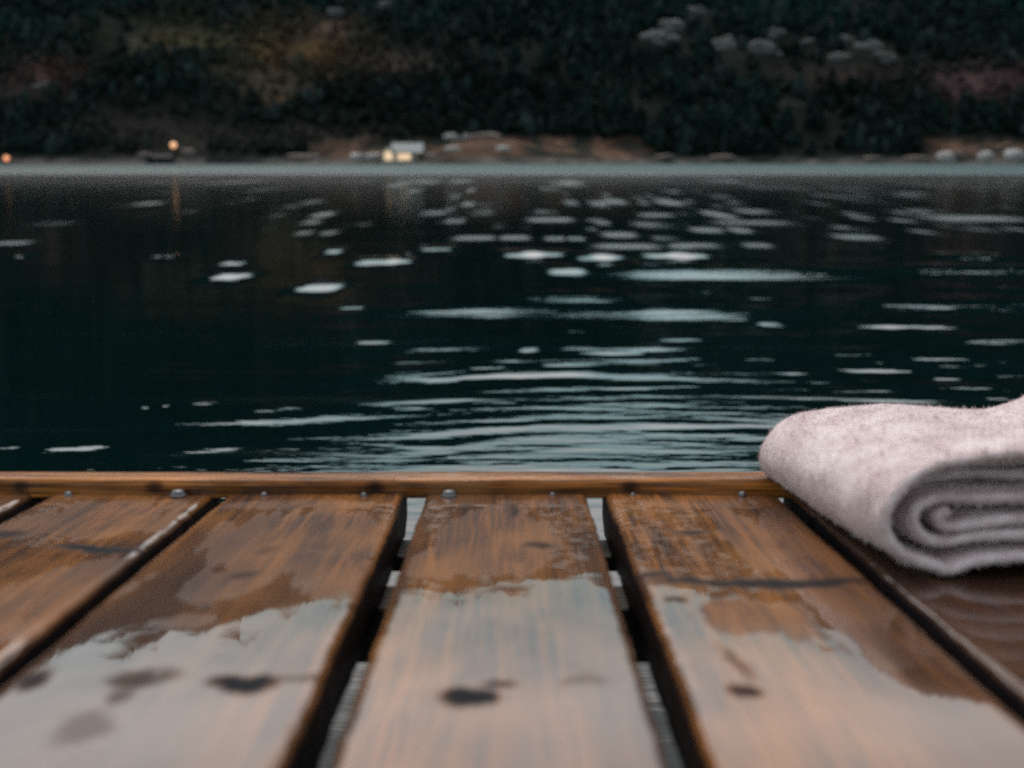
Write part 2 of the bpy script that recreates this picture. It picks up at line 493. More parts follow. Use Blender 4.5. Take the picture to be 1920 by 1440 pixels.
def build_forest():
    v0, f0 = ico(2)
    n = 24000
    r = np.random.default_rng(3)
    x = r.uniform(-330, 330, n * 3); y = 300 + r.random(n * 3) ** 1.15 * 190
    z = terrain(x, y)
    s = y - shore(x)
    keep = (z > 1.6) & (s > 5) & (np.abs(np.degrees(np.arctan2(x, y))) < 34)
    for (cx, cy), (rx, ry) in knoll_brown:
        keep &= (np.hypot((x - cx) / rx, (y - cy) / ry) > 1.15) | (z > 7.0)
    for p, w, h in outc_pos:
        if p is None: continue
        keep &= ~((np.abs(x - p.x) < w * p.y / F * 0.62) & (z < p.z + h * p.y / F * 0.5) & (z > p.z - h * p.y / F * 1.1))
    dens = fbm(x / 26, z / 16, 3, 51)
    keep &= (dens + r.random(n * 3) * 0.9 > 0.12)
    for cx, cz, rx, rz, c in PW:
        g = np.exp(-(((x - cx) / rx) ** 2 + ((z - cz) / rz) ** 2))
        keep &= r.random(n * 3) > g * 0.55
    idx = np.where(keep)[0][:n]
    x, y, z = x[idx], y[idx], z[idx]; n = len(x)
    R = r.uniform(0.6, 1.7, n); hgt = R * r.uniform(1.0, 2.1, n)
    bush = np.zeros(n)
    for cx, cz, rx, rz, c in PW:
        bush = np.maximum(bush, np.exp(-(((x - cx) / rx) ** 2 + ((z - cz) / rz) ** 2)))
    R = R * (1 - 0.45 * bush); hgt = hgt * (1 - 0.6 * bush)
    nv = len(v0)
    jit = 1 + 0.34 * r.normal(0, 1, (n, nv, 1)).clip(-1.6, 1.6)
    P = v0[None] * jit
    taper = 1 - 0.45 * np.clip(v0[:, 2], -0.2, 1)[None, :, None]
    P = P * np.concatenate([R[:, None, None] * taper, R[:, None, None] * taper, np.broadcast_to(hgt[:, None, None], (n, nv, 1))], -1)
    P = P + np.stack([x, y, z + hgt * 0.55], -1)[:, None, :]
    T = (f0[None] + (np.arange(n) * nv)[:, None, None]).reshape(-1, 3)
    me = mesh_from("forest", P.reshape(-1, 3), None, T, smooth=False)
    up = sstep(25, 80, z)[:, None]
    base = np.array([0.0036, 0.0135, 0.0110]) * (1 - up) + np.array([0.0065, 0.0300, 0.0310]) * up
    base = base * (0.55 + 0.9 * r.random((n, 1))) * (1 + 0.5 * fbm(x / 30, z / 18, 2, 57))[:, None]
    gr = (r.random(n) < 0.12)[:, None]
    base = np.where(gr, np.array([0.020, 0.036, 0.035]), base)
    col = ground_tint(x, z, base)
    set_attr(me, "tint", np.repeat(col, nv, 0).astype(np.float32))
    k = NT("forest leaves")
    c, _ = k.attr("tint")
    v = k.noise(k.coords(), 1.2, 3, 0.6)
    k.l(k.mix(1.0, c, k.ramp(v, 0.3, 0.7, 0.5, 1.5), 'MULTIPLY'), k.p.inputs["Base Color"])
    k.p.inputs["Roughness"].default_value = 0.9
    k.p.inputs["Specular IOR Level"].default_value = 0.1
    o = link("forest", me, k.m)
    tag(o, "dark green woodland and scrub covering the far hillside", "woodland", kind="stuff")
build_forest()

def rock_mat(name, a, b, rough=0.8):
    k = NT(name)
    v = k.noise(k.coords(), 0.55, 6, 0.65)
    w = k.noise(k.coords((0.4, 0.4, 2.0)), 1.1, 4, 0.6)
    k.l(k.mix(k.ramp(v, 0.35, 0.65), a, k.mix(k.ramp(w, 0.4, 0.6), b, (0.06, 0.06, 0.045, 1))), k.p.inputs["Base Color"])
    k.p.inputs["Roughness"].default_value = rough
    k.l(k.bump(v, 0.7, 0.4), k.p.inputs["Normal"])
    return k.m
ROCK_HILL = rock_mat("grey hill rock", (0.115, 0.128, 0.128, 1), (0.06, 0.075, 0.077, 1))
ROCK_SHORE = rock_mat("pale shore rock", (0.55, 0.52, 0.50, 1), (0.34, 0.32, 0.31, 1))

def rock_mesh(name, sx, sy, sz, seed, lumps=3, sub=3, big=1.0, spread=0.8):
    v0, f0 = ico(sub); r = np.random.default_rng(seed)
    V = []; T = []; o = 0
    for k in range(lumps):
        q = v0.copy()
        n1 = fbm(q[:, 0] * 1.3 + q[:, 2] * 0.7 + k * 5, q[:, 1] * 1.3 + seed - q[:, 2] * 0.6, 4, seed + k)
        q = q * (1 + 0.38 * n1)[:, None]
        q = np.sign(q) * np.abs(q) ** 0.8                      # blockier
        sc = big if k == 0 else r.uniform(0.45, 0.75) * big
        off = np.array([0, 0, 0]) if k == 0 else np.array([r.uniform(-0.75, 0.75) * spread, r.uniform(-0.4, 0.2), r.uniform(-0.5, 0.5) * spread])
        V.append((q * sc + off) * np.array([sx, sy, sz])); T.append(f0 + o); o += len(q)
    return mesh_from(name, np.concatenate(V), None, np.concatenate(T), smooth=False)

hill_where = ["low on the bare slope, leftmost and broadest of the upper right crags", "directly above the leftmost of the upper right crags",
  "with a narrow split face, left of the roundest crag", "brightest round crag in the middle of the upper right crags", "low squat crag under a narrow upright one",
  "narrow upright crag above a squat grey one", "large bright crag, second from the right end of the crags", "lowest crag at the right end of the upper right crags",
  "small crag cut by the top edge of the photo, right of centre", "pale crag near the top edge, above the orange bracken", "tall crag at the top edge, right of the orange bracken",
  "small upright pale rock alone near the top left corner", "faint small crag between the round crag and the narrow upright crag", "dim grey rock beside the red heather on the left slope",
  "faint crag just above the round bright crag"]
for i, (p, w, h) in enumerate(outc_pos):
    if p is None: continue
    sx, sz = w * p.y / F / 2 * 1.4, h * p.y / F / 2 * 1.3
    o = link("rock_outcrop", rock_mesh("rock_outcrop", sx, sx * 0.6, sz, 100 + i, 7, 3, 0.62, 1.0), ROCK_HILL)
    o.location = (p.x, p.y + 0.5, p.z)
    tag(o, "grey rock outcrop, " + hill_where[i], "rock", "grey rock outcrops on the hillside")

# shore boulders: px, py(centre), w, h, label
BOULDERS = [(1775, 295, 34, 18, "cream boulder on the shoreline, third from the right edge of the photo"),
  (1797, 291, 22, 12, "small pinkish grey rock beside the cream boulder on the far shore"),
  (1848, 296, 30, 19, "round pale boulder at the waterline under the brown bank"),
  (1900, 295, 40, 24, "big white boulder at the waterline by the right edge of the photo"),
  (1716, 298, 50, 9, "long low pinkish ledge of rock left of the cream boulder"),
  (1634, 298, 36, 8, "low pinkish rock at the waterline, far left of the right hand boulders"),
  (1355, 296, 46, 10, "low dull reddish rock at the waterline alone below the dark woods"),
  (1246, 295, 34, 9, "small brownish rock on the shore right of the brown knoll"),
  (884, 297, 104, 12, "long pale flat rock at the waterline below the brown knoll"),
  (672, 294, 30, 12, "pale rock on the shore, farther left of the two beside the white house"),
  (702, 294, 30, 13, "pale rock on the shore right beside the left wall of the house"),
  (846, 258, 30, 14, "grey rock on top of the knoll, left of a bluish one"),
  (872, 259, 22, 16, "bluish pale rock on top of the brown knoll"),
  (908, 256, 50, 12, "wide pinkish grey rock along the crest of the knoll"),
  (850, 281, 30, 12, "grey rock halfway up the knoll, right of the house roof"),
  (942, 281, 22, 13, "small light rock halfway up the knoll on its right side"),
  (806, 295, 40, 12, "dim grey rock on the shore right of the house"),
  (352, 289, 24, 18, "dim grey rock on the shore right of the dark boathouse"),
  (272, 292, 26, 10, "dull reddish rock on the shore left of the dark boathouse"),
  (570, 294, 60, 9, "dull brownish flat rock on the shore between boathouse and house")]
dim = rock_mat("dull shore rock", (0.17, 0.13, 0.115, 1), (0.10, 0.085, 0.08, 1))
for i, (px, py, w, h, lab) in enumerate(BOULDERS):
    p = on_hill(px, min(py, 302)) if py < 290 else None
    if p is None:
        x0 = (px - 960) / F * 297
        y0 = float(shore(np.array([x0]))[0]) - 4
        t = y0 / ray(px, py)[1]; rr = ray(px, py)
        p = Vector((rr[0] * t, y0, HC + rr[2] * t))
    sx, sz = w * p.y / F / 2 * 1.05, h * p.y / F / 2 * 1.15
    o = link("shore_boulder", rock_mesh("shore_boulder", sx, max(sx * 0.55, 1.2), sz, 300 + i, 2 if h > 15 else 3), dim if ("dull" in lab or "brownish rock" in lab or "dim" in lab or "pinkish" in lab) else ROCK_SHORE)
    o.location = p
    tag(o, lab, "rock", "rocks along the far shore")

# ------------------------------------------------------------------ buildings on the far shore
def paint(name, col, rough=0.6, amp=0.12, scale=2.0):
    k = NT(name)
    v = k.noise(k.coords(), scale, 4)
    k.l(k.mix(1.0, col + (1,), k.ramp(v, 0.3, 0.7, 1 - amp, 1 + amp), 'MULTIPLY'), k.p.inputs["Base Color"])
    k.p.inputs["Roughness"].default_value = rough
    return k.m
def boxv(x0, x1, y0, y1, z0, z1):
    v = [(x0, y0, z0), (x1, y0, z0), (x1, y1, z0), (x0, y1, z0), (x0, y0, z1), (x1, y0, z1), (x1, y1, z1), (x0, y1, z1)]
    q = [(0, 3, 2, 1), (4, 5, 6, 7), (0, 1, 5, 4), (1, 2, 6, 5), (2, 3, 7, 6), (3, 0, 4, 7)]
    return v, q
def box(name, dims, mat, parent, bevel=0.0):
    v, q = boxv(*dims)
    me = mesh_from(name, v, q, smooth=False)
    o = link(name, me, mat, parent)
    if bevel:
        b = o.modifiers.new("bevel", 'BEVEL'); b.width = bevel; b.segments = 2
    return o
def gable(name, dims, ridge, axis, mat, parent):
    x0, x1, y0, y1, z0, z1 = dims
    v, q = boxv(*dims); t = []
    if axis == 'x':
        ym = (y0 + y1) / 2
        v += [(x0, ym, ridge), (x1, ym, ridge)]; q = [q[0], q[2], q[4]]
        q += [(3, 0, 4, 7), (1, 2, 6, 5)]; t = [(7, 4, 8), (5, 6, 9)]
    else:
        xm = (x0 + x1) / 2
        v += [(xm, y0, ridge), (xm, y1, ridge)]
        q = [q[0], q[2], q[3], q[4], q[5]]; t = [(4, 5, 8), (6, 7, 9)]
    return link(name, mesh_from(name, v, q, t, smooth=False), mat, parent)
def roof_slabs(name, x0, x1, y0, y1, ze, zr, axis, mat, parent, th=0.22, ov=0.5):
    V = []; Q = []
    def slab(a, b, c, d):
        o = len(V)
        n = (Vector(b) - Vector(a)).cross(Vector(d) - Vector(a)).normalized() * th
        for p in (a, b, c, d): V.append(tuple(Vector(p) + n * 0.1))
        for p in (a, b, c, d): V.append(tuple(Vector(p) + n * 1.1))
        for f in ((0, 3, 2, 1), (4, 5, 6, 7), (0, 1, 5, 4), (1, 2, 6, 5), (2, 3, 7, 6), (3, 0, 4, 7)): Q.append(tuple(i + o for i in f))
    if axis == 'x':
        ym = (y0 + y1) / 2; dz = (zr - ze) / (ym - y0) * ov
        slab((x0 - ov, y0 - ov, ze - dz), (x1 + ov, y0 - ov, ze - dz), (x1 + ov, ym, zr), (x0 - ov, ym, zr))
        slab((x1 + ov, y1 + ov, ze - dz), (x0 - ov, y1 + ov, ze - dz), (x0 - ov, ym, zr), (x1 + ov, ym, zr))
    else:
        xm = (x0 + x1) / 2; dz = (zr - ze) / (xm - x0) * ov
        slab((x0 - ov, y1, ze - dz), (x0 - ov, y0 - ov, ze - dz), (xm, y0 - ov, zr), (xm, y1, zr))
        slab((x1 + ov, y0 - ov, ze - dz), (x1 + ov, y1, ze - dz), (xm, y1, zr), (xm, y0 - ov, zr))
    return link(name, mesh_from(name, V, Q, smooth=False), mat, parent)

CREAM = paint("cream painted boards", (0.86, 0.66, 0.46))
SLATE = paint("blue grey slate roof", (0.12, 0.165, 0.18), 0.5, 0.25)
WHITE = paint("white window frame", (0.75, 0.74, 0.70))
DARK = paint("tarred dark boards", (0.010, 0.011, 0.012), 0.8)
STONE = paint("grey foundation stone", (0.16, 0.15, 0.14), 0.9)

def house():
    Yh = 293.0
    h = empty("lake_house", ((752 - 960) / F * Yh, Yh, 0.15))
    tag(h, "small cream house with lit windows and blue grey roof on the far shore", "house")
    box("foundation", (-4.2, 4.3, 0.0, 6.3, -0.6, 0.45), STONE, h)
    gable("wall", (-1.2, 4.1, 0.6, 6.0, 0.451, 2.75), 4.6, 'x', CREAM, h)
    roof = roof_slabs("roof", -1.6, 5.4, 0.6, 6.0, 2.75, 4.75, 'x', SLATE, h, ov=0.45)
    box("chimney", (2.2, 2.8, 3.4, 4.0, 4.2, 5.5), STONE, roof)
    gable("gable_wall", (-4.0, -1.21, 0.2, 5.0, 0.451, 2.9), 4.0, 'y', CREAM, h)
    roof_slabs("gable_roof", -4.0, -1.3, 0.2, 5.0, 2.9, 4.1, 'y', SLATE, h, th=0.16, ov=0.2)
    lit = NT("lit window glass")
    lit.p.inputs["Base Color"].default_value = (0.5, 0.4, 0.3, 1)
    lit.p.inputs["Emission Color"].default_value = (1.0, 0.68, 0.42, 1); lit.p.inputs["Emission Strength"].default_value = 0.8
    for x0, x1, y, za, zb in ((-0.4, 2.9, 0.6, 0.75, 2.45), (-3.6, -1.6, 0.2, 0.7, 2.9)):
        w = box("window", (x0, x1, y - 0.06, y - 0.003, za, zb), WHITE, h)
        box("pane", (x0 + 0.1, x1 - 0.1, y - 0.08, y - 0.062, za + 0.1, zb - 0.1), lit.m, w)
    d = box("door", (3.15, 3.95, 0.53, 0.597, 0.452, 2.35), SLATE, h)
    box("handle", (3.8, 3.87, 0.48, 0.528, 1.35, 1.45), WHITE, d)
house()

def boathouse():
    Yh = 294.0
    h = empty("boathouse", ((308 - 960) / F * Yh, Yh, -0.1))
    tag(h, "small black boathouse at the waterline below the higher glowing lamp", "boathouse")
    gable("wall", (-3.0, 3.0, 0, 4, 0.0, 1.6), 2.3, 'x', DARK, h)
    roof_slabs("roof", -3.0, 3.0, 0, 4, 1.6, 2.4, 'x', DARK, h, 0.12, 0.3)
    box("door", (-1.2, 1.2, -0.06, -0.003, 0.02, 1.45), DARK, h)
boathouse()

def lamp(px, py, Yh, lab, glow, R):
    rr = ray(px, py); t = Yh / rr[1]
    x, z = rr[0] * t, HC + rr[2] * t
    g = float(terrain(np.array([x]), np.array([Yh]))[0])
    g = min(g, z - 1.5)
    o = empty("street_lamp", (x, Yh, g)); tag(o, lab, "lamp", "lit lamps on the far shore")
    hh = z - g
    n = 12; a = np.linspace(0, 2 * math.pi, n, endpoint=False)
    prof = [(0.16, -0.3), (0.16, 0.25), (0.075, 0.35), (0.055, hh - R - 0.1), (0.09, hh - R - 0.05), (0.09, hh - R * 0.9)]
    V = np.array([[(r * math.cos(t), r * math.sin(t), zz) for t in a] for r, zz in prof]).reshape(-1, 3)
    link("pole", mesh_from("pole", V, grid_quads(len(prof), n, wrap=True)), DARK, o)
    prof = [(0.30, hh + R * 0.92), (0.33, hh + R * 0.9), (0.2, hh + R * 1.1), (0.03, hh + R * 1.2)]
    V = np.array([[(r * math.cos(t), r * math.sin(t), zz) for t in a] for r, zz in prof]).reshape(-1, 3)
    link("cap", mesh_from("cap", V, grid_quads(len(prof), n, wrap=True)), DARK, o)
    v0, f0 = ico(2)
    k = NT("glowing lamp glass")
    k.p.inputs["Base Color"].default_value = (0.8, 0.5, 0.3, 1)
    k.p.inputs["Emission Color"].default_value = glow
    k.p.inputs["Emission Strength"].default_value = 1.0
    link("bulb", mesh_from("bulb", v0 * R * np.array([1, 1, 1.0]) + np.array([0, 0, hh]), None, f0), k.m, o)
lamp(325, 272, 303, "glowing amber lamp on a pole, higher of the two, above the black boathouse", (1.0, 0.50, 0.24, 1), 0.80)
lamp(12, 297, 296, "glowing orange lamp low at the waterline by the left edge of the photo", (1.0, 0.34, 0.15, 1), 0.72)

# ------------------------------------------------------------------ dock
def stain_list():
    L = [(70,1280,58,34,.75),(265,1275,86,34,.5),(230,1310,50,40,.35),(440,1286,140,32,1.0),(560,1275,110,12,.3),(870,1302,92,32,1.0),(925,1274,64,16,.6),(1085,1275,70,20,.2),
         (1395,1304,66,26,.8),(1385,1240,30,70,.35),(150,1370,110,60,.22),(590,1270,60,12,.3),
         (180,1026,190,12,1.0),(20,1000,70,14,.8),(1430,1088,430,17,.85),(1010,1022,66,9,.75),(1235,1078,70,12,.75),(965,955,16,24,.75),(1300,998,76,9,.75),
         (405,1132,34,12,.7),(460,1076,46,12,.55),(500,1030,30,14,.4),(940,1106,60,7,.6),(555,950,26,16,.4),(1275,1128,50,10,.8),(870,945,30,7,.4),
         (750,1110,60,10,.25),(1180,915,20,12,.6)]
    out = []
    for px, py, w, h, s in L:
        x, y = on_dock(px, py)
        x1, _ = on_dock(px + w / 2, py); _, y1 = on_dock(px, py - h / 2)
        out.append((x, y, abs(x1 - x), abs(y1 - y), s))
    return out
STAINS = stain_list()
# open, drier wood: (px, py, w, h, amount)
DRY = [(560,1010,330,120,.75),(420,1090,200,60,.55),(640,1080,150,90,.6),(930,1010,230,120,.85),(820,1050,120,60,.6),(170,980,330,60,.6),(120,1110,260,150,.65),
       (1230,980,120,70,.35),(1390,1000,90,110,.75),(1420,1150,230,60,.8),(1520,1190,80,40,.6),(1330,1050,80,50,.4),(1560,1110,160,90,.55),(1640,1210,150,90,.45),
       (350,1165,120,30,.6),(240,950,300,40,.5),(1020,940,200,26,.5),(1290,940,240,26,.5),(570,945,300,26,.5)]
DRYW = []
for px, py, w, h, s in DRY:
    x, y = on_dock(px, py); x1, _ = on_dock(px + w / 2, py); _, y1 = on_dock(px, py - h / 2)
    DRYW.append((x, y, abs(x1 - x), abs(y1 - y), s))

FLECK = [(1070,960,110,90,1),(1010,1040,180,40,1),(960,1000,120,30,.7),(900,1070,200,24,1),(1220,980,190,100,1),(1300,1060,170,60,.9),(1260,1120,160,50,.8),(1420,1140,180,40,.7),
         (560,1000,180,70,.8),(640,1060,170,50,.9),(470,1075,120,40,.8),(560,1150,220,24,.8),(160,970,260,60,.9),(60,1005,120,30,.7),(700,1010,60,120,.6),(820,960,60,60,.5),(1390,1100,150,40,.8),
         (1700,1150,140,60,.5),(960,950,70,30,1)]
FLECKW = []
for px, py, w, h, s_ in FLECK:
    x, y = on_dock(px, py); x1, _ = on_dock(px + w / 2, py); _, y1 = on_dock(px, py - h / 2)
    FLECKW.append((x, y, abs(x1 - x), abs(y1 - y), s_))
def fleck_mask(x, y):
    m = np.zeros_like(x)
    for cx, cy, rx, ry, s_ in FLECKW:
        q = np.hypot((x - cx) / rx, (y - cy) / ry) + 0.4 * fbm(x * 45, y * 22, 3, 231)
        m = np.maximum(m, s_ * sstep(1.25, 0.5, q))
    return m * sstep(0.70, 0.80, y)

def plank_masks(x, y, seed):
    wx = x + 0.006 * fbm(x * 60, y * 40, 3, 201) + 0.007 * fbm(x * 22, y * 16, 2, 205); wy = y + 0.010 * fbm(x * 60 + 9, y * 30, 3, 203) + 0.010 * fbm(x * 30, y * 8, 2, 207)
    st = np.zeros_like(x)
    for cx, cy, rx, ry, s in STAINS:
        q = np.hypot((wx - cx) / rx, (wy - cy) / ry)
        st = np.maximum(st, s * sstep(1.45, 0.55, q))
    dry = np.zeros_like(x)
    for cx, cy, rx, ry, s in DRYW:
        q = np.sqrt(((wx - cx) / rx) ** 2 + ((wy - cy) / ry) ** 2)
        dry = np.maximum(dry, s * sstep(1.35, 0.55, q))
    nse = fbm(x * 150, y * 13, 4, 211)             # streaky along the grain
    dry = sstep(0.28, 0.52, dry + 0.40 * nse + 0.10 * fbm(x * 160, y * 50, 2, 213))
    far = sstep(0.58, 0.75, y)
    dry = dry * (0.25 + 0.75 * far)
    wet = (1 - dry) * np.clip(1 - 1.15 * st, 0, 1)
    return wet, st, 0.5 + 0.5 * fbm(x * 9 + seed * 3.7, y * 1.6 + seed, 3, 217)

def wood_material(name, along_x=False, warm=1.0):
    k = NT(name)
    sc = (3.0, 75.0, 75.0) if along_x else (75.0, 3.0, 75.0)
    c, ch = k.attr("mask")
    wet, stain_shade, tone = ch[0], ch[1], ch[2]
    v1 = k.coords(sc)
    g1 = k.noise(v1, 1.0, 6, 0.6, 1.2)
    sc2 = (9.0, 420.0, 420.0) if along_x else (420.0, 9.0, 420.0)
    g2 = k.noise(k.coords(sc2), 1.0, 3, 0.6)
    blotch = k.noise(k.coords((16, 9, 16)), 1.0, 4)
    a = k.mix(k.ramp(g1, 0.36, 0.62), (0.048, 0.0155, 0.0050, 1), (0.29 * warm, 0.105 * warm, 0.020 * warm, 1))
    a = k.mix(k.math('MULTIPLY', k.ramp(g2, 0.46, 0.58), 0.85), a, (0.03, 0.011, 0.005, 1))
    a = k.mix(k.ramp(blotch, 0.42, 0.62, 0, 0.55), a, (0.31, 0.125, 0.026, 1))
    a = k.mix(k.ramp(tone, 0.30, 0.62, 0.85, 0.0), a, (0.040, 0.019, 0.013, 1))
    dryc = k.mix(0.12, a, (0.12, 0.055, 0.03, 1))
    a = k.mix(wet, dryc, a)
    a = k.mix(k.math('MULTIPLY', stain_shade, 1.1, clamp=True), a, (0.006, 0.008, 0.012, 1))
    k.l(a, k.p.inputs["Base Color"])
    k.p.inputs["Specular IOR Level"].default_value = 0.06
    k.p.inputs["Roughness"].default_value = 0.6
    hgt = k.math('ADD', k.math('MULTIPLY', g1, 0.7), k.math('MULTIPLY', g2, 0.5))
    k.l(k.bump(hgt, 0.35, 0.0012), k.p.inputs["Normal"])
    # the film of rain water lying on the boards
    k.l(k.math('MULTIPLY', k.math('MAXIMUM', wet, 0.32), k.math('SUBTRACT', 1.0, k.math('MULTIPLY', stain_shade, 1.1, clamp=True)), clamp=True), k.p.inputs["Coat Weight"])
    k.p.inputs["Coat IOR"].default_value = 1.41
    k.l(k.ramp(wet, 0.4, 1.0, 0.26, 0.03), k.p.inputs["Coat Roughness"])
    f1 = k.noise(k.coords((14, 9, 14)), 1.0, 3)
    f2 = k.noise(k.coords((90, 22, 90) if not along_x else (22, 90, 90)), 1.0, 3)
    film = k.math('ADD', k.math('MULTIPLY', f1, 0.5), k.math('MULTIPLY', f2, k.fmix(wet, 0.4, 0.03)))
    f3 = k.noise(k.coords((75, 110, 75) if not along_x else (60, 150, 150)), 1.0, 4, 0.65)
    alpha = c.node.outputs["Alpha"]
    film = k.math('ADD', film, k.math('MULTIPLY', k.ramp(f3, 0.54, 0.72), k.math('MULTIPLY', alpha, 1.25)))
    film = k.math('ADD', film, k.math('MULTIPLY', wet, 0.22))
    k.l(k.bump(film, 0.36, 0.0024), k.p.inputs["Coat Normal"])
    return k.m
WOOD = wood_material("wet dock boards")
RAILWOOD = wood_material("worn wet edge board", True, 2.1)
def plain_wood(name, col):
    k = NT(name)
    g = k.noise(k.coords((4, 60, 60)), 1.0, 5, 0.6)
    k.l(k.mix(k.ramp(g, 0.3, 0.7), tuple(0.45 * q for q in col) + (1,), col + (1,)), k.p.inputs["Base Color"])
    k.p.inputs["Roughness"].default_value = 0.6
    return k.m
JOISTWOOD = plain_wood("dark damp joist wood", (0.030, 0.020, 0.013))

dock = empty("wooden_dock", DOCK_ORIGIN, (-DOCK_DIP, 0, 0))
tag(dock, "wet brown plank dock sloping towards the lake, with a raised edge strip", "dock")

TH = 0.045
def plank(x0, x1, y0, y1, seed, dx=0.003):
    # rounded rectangular section swept along y, with worn edges
    r = 0.0055
    w = x1 - x0
    top = [(x0 + r * (1 - math.cos(t)), -r * (1 - math.sin(t))) for t in np.linspace(0, math.pi / 2, 5)]
    n = max(6, int((w - 2 * r) / dx))
    top += [(x, 0.0) for x in np.linspace(x0 + r, x1 - r, n)[1:-1]]
    top += [(x1 - r * (1 - math.cos(t)), -r * (1 - math.sin(t))) for t in np.linspace(math.pi / 2, 0, 5)]
    sec = np.array(top + [(x1, -TH * 0.6), (x1 - 0.002, -TH), (x0 + 0.002, -TH), (x0, -TH * 0.6)])
    ys = np.concatenate([np.arange(y0, 0.36, 0.05), np.arange(0.36, y1, dx), [y1]])
    ys = ys[ys >= y0]
    ns = len(sec)
    X = np.repeat(sec[None, :, 0], len(ys), 0); Z = np.repeat(sec[None, :, 1], len(ys), 0)
    Y = np.repeat(ys[:, None], ns, 1)
    topw = np.clip((Z + 0.006) / 0.006, 0, 1)
    u = (X - (x0 + x1) / 2) / w
    rr = random.Random(seed)
    cup = rr.uniform(-0.0010, 0.0004); roll = rr.uniform(-0.002, 0.002)
    Z = Z + topw * (cup * (1 - 4 * u * u) + roll * 0.5 * u + 0.0003 * fbm(X * 25, Y * 10, 3, 400 + seed))
    X = X + (0.0010 * fbm(Y * 9, Y * 0 + seed, 3, 410) + 0.0008 * fbm(Y * 60, Y * 0 + seed, 2, 411)) * np.sign(u) * (np.abs(u) > 0.45)
    wet, st, tone = plank_masks(X.ravel(), Y.ravel(), seed)
    edge = sstep(0.42, 0.5, np.abs(u)).ravel()
    side = (Z.ravel() < -0.004)
    wet = np.where(side, 0.0, wet)
    st = np.where(side, 0.80, st)        # shade in the gaps, painted dark onto the board sides
    V = np.stack([X, Y, Z], -1).reshape(-1, 3)
    Q = grid_quads(len(ys), ns, wrap=True)
    # end caps as fans
    c0, c1 = len(V), len(V) + 1
    V = np.concatenate([V, [[(x0 + x1) / 2, y0, -TH / 2], [(x0 + x1) / 2, y1, -TH / 2]]])
    T = [(c0, i, (i + 1) % ns) for i in range(ns)]
    o = (len(ys) - 1) * ns
    T += [(c1, o + (i + 1) % ns, o + i) for i in range(ns)]
    me = mesh_from("plank", V, Q, np.array(T))
    m = np.zeros((len(V), 4)); m[:-2, 3] = fleck_mask(X.ravel(), Y.ravel()); m[:-2, 0] = wet; m[:-2, 1] = st; m[:-2, 2] = tone; m[-2:, 2] = 0.5
    set_attr(me, "mask", m)
    return link("plank", me, WOOD, dock)

EDGES = [(-0.588, -0.446), (-0.430, -0.4285), (-0.407, -0.267), (-0.2535, -0.0958), (-0.0766, 0.0664), (0.0836, 0.2355), (0.2486, 0.396), (0.412, 0.560)]
EDGES = [(-0.920, -0.768), (-0.752, -0.604), (-0.588, -0.425), (-0.407, -0.267), (-0.2535, -0.0958), (-0.0766, 0.0664), (0.0836, 0.2355), (0.2486, 0.396), (0.412, 0.560), (0.575, 0.722), (0.738, 0.886)]
Y_END = 1.058
for i, (a, b) in enumerate(EDGES):
    vis = -0.6 < a < 0.5
    plank(a, b, -0.55, Y_END, i + 1, 0.0028 if vis else 0.02)

def edge_rail():
    # strip nailed across the board ends, rounded on the lake and the near side
    y0, y1, hh = 1.026, 1.060, 0.0150
    sec = [(y0, -0.004), (y0, -0.0036), (y0, hh * 0.2), (y0, hh * 0.46)]
    r = 0.0060
    for t in np.linspace(0, math.pi / 2, 7):
        sec.append((y0 + r * (1 - math.cos(t)), hh - r + r * math.sin(t) - 0.0016))
    for q in np.linspace(0.3, 0.8, 4): sec.append((y0 + (y1 - y0) * q, hh - 0.0016 + 0.0022 * q))
    for t in np.linspace(math.pi / 2, 0, 5):
        sec.append((y1 - 0.005 * (1 - math.cos(t)), hh - 0.005 + 0.005 * math.sin(t)))
    sec += [(y1, -0.0036), (y1, -0.004)]
    sec = np.array(sec); ns = len(sec)
    xs = np.arange(-0.92, 0.8861, 0.004)
    X = np.repeat(xs[:, None], ns, 1)
    Yv = np.repeat(sec[None, :, 0], len(xs), 0) + 0.0007 * fbm(X * 8, X * 0 + 1, 3, 501)
    Zv = np.repeat(sec[None, :, 1], len(xs), 0)
    Zv = np.where(Zv > 0.004, Zv + 0.0008 * fbm(X * 10, Yv * 40, 3, 503) - 0.0005, Zv)
    V = np.stack([X, Yv, Zv], -1).reshape(-1, 3)
    Q = grid_quads(len(xs), ns, wrap=True)[:, ::-1]
    T = [(0, i, i + 1) for i in range(1, ns - 1)]
    o = (len(xs) - 1) * ns
    T += [(o, o + i + 1, o + i) for i in range(1, ns - 1)]
    me = mesh_from("edge_rail", V, Q, np.array(T))
    x = V[:, 0]; y = V[:, 1]; z = V[:, 2]
    n = fbm(x * 14, y * 90, 3, 507)
    wet = sstep(-0.3, 0.3, n + 0.1) * np.where(z > 0.010, 0.55, 0.8)
    st = np.zeros_like(x)
    for px in (25, 280, 700, 1185): 
        cx = (px - 960) / 2140
        st = np.maximum(st, 0.75 * sstep(0.012, 0.004, np.hypot(x - cx, (z - 0.006) * 1.6)))
    set_attr(me, "mask", np.stack([wet, st, 0.8 + 0.15 * n, 0.3 + 0 * n], -1))
    link("edge_rail", me, RAILWOOD, dock)
edge_rail()

for (ya, yb, za, zb) in ((0.985, 1.045, -TH - 0.001, -0.060), (0.836, 0.896, -TH - 0.001, -0.088), (0.30, 0.345, -TH - 0.001, -0.075), (-0.2, -0.155, -TH - 0.001, -0.075)):
    box("joist", (-0.92, 0.886, ya, yb, zb, za), JOISTWOOD, dock, 0.002)

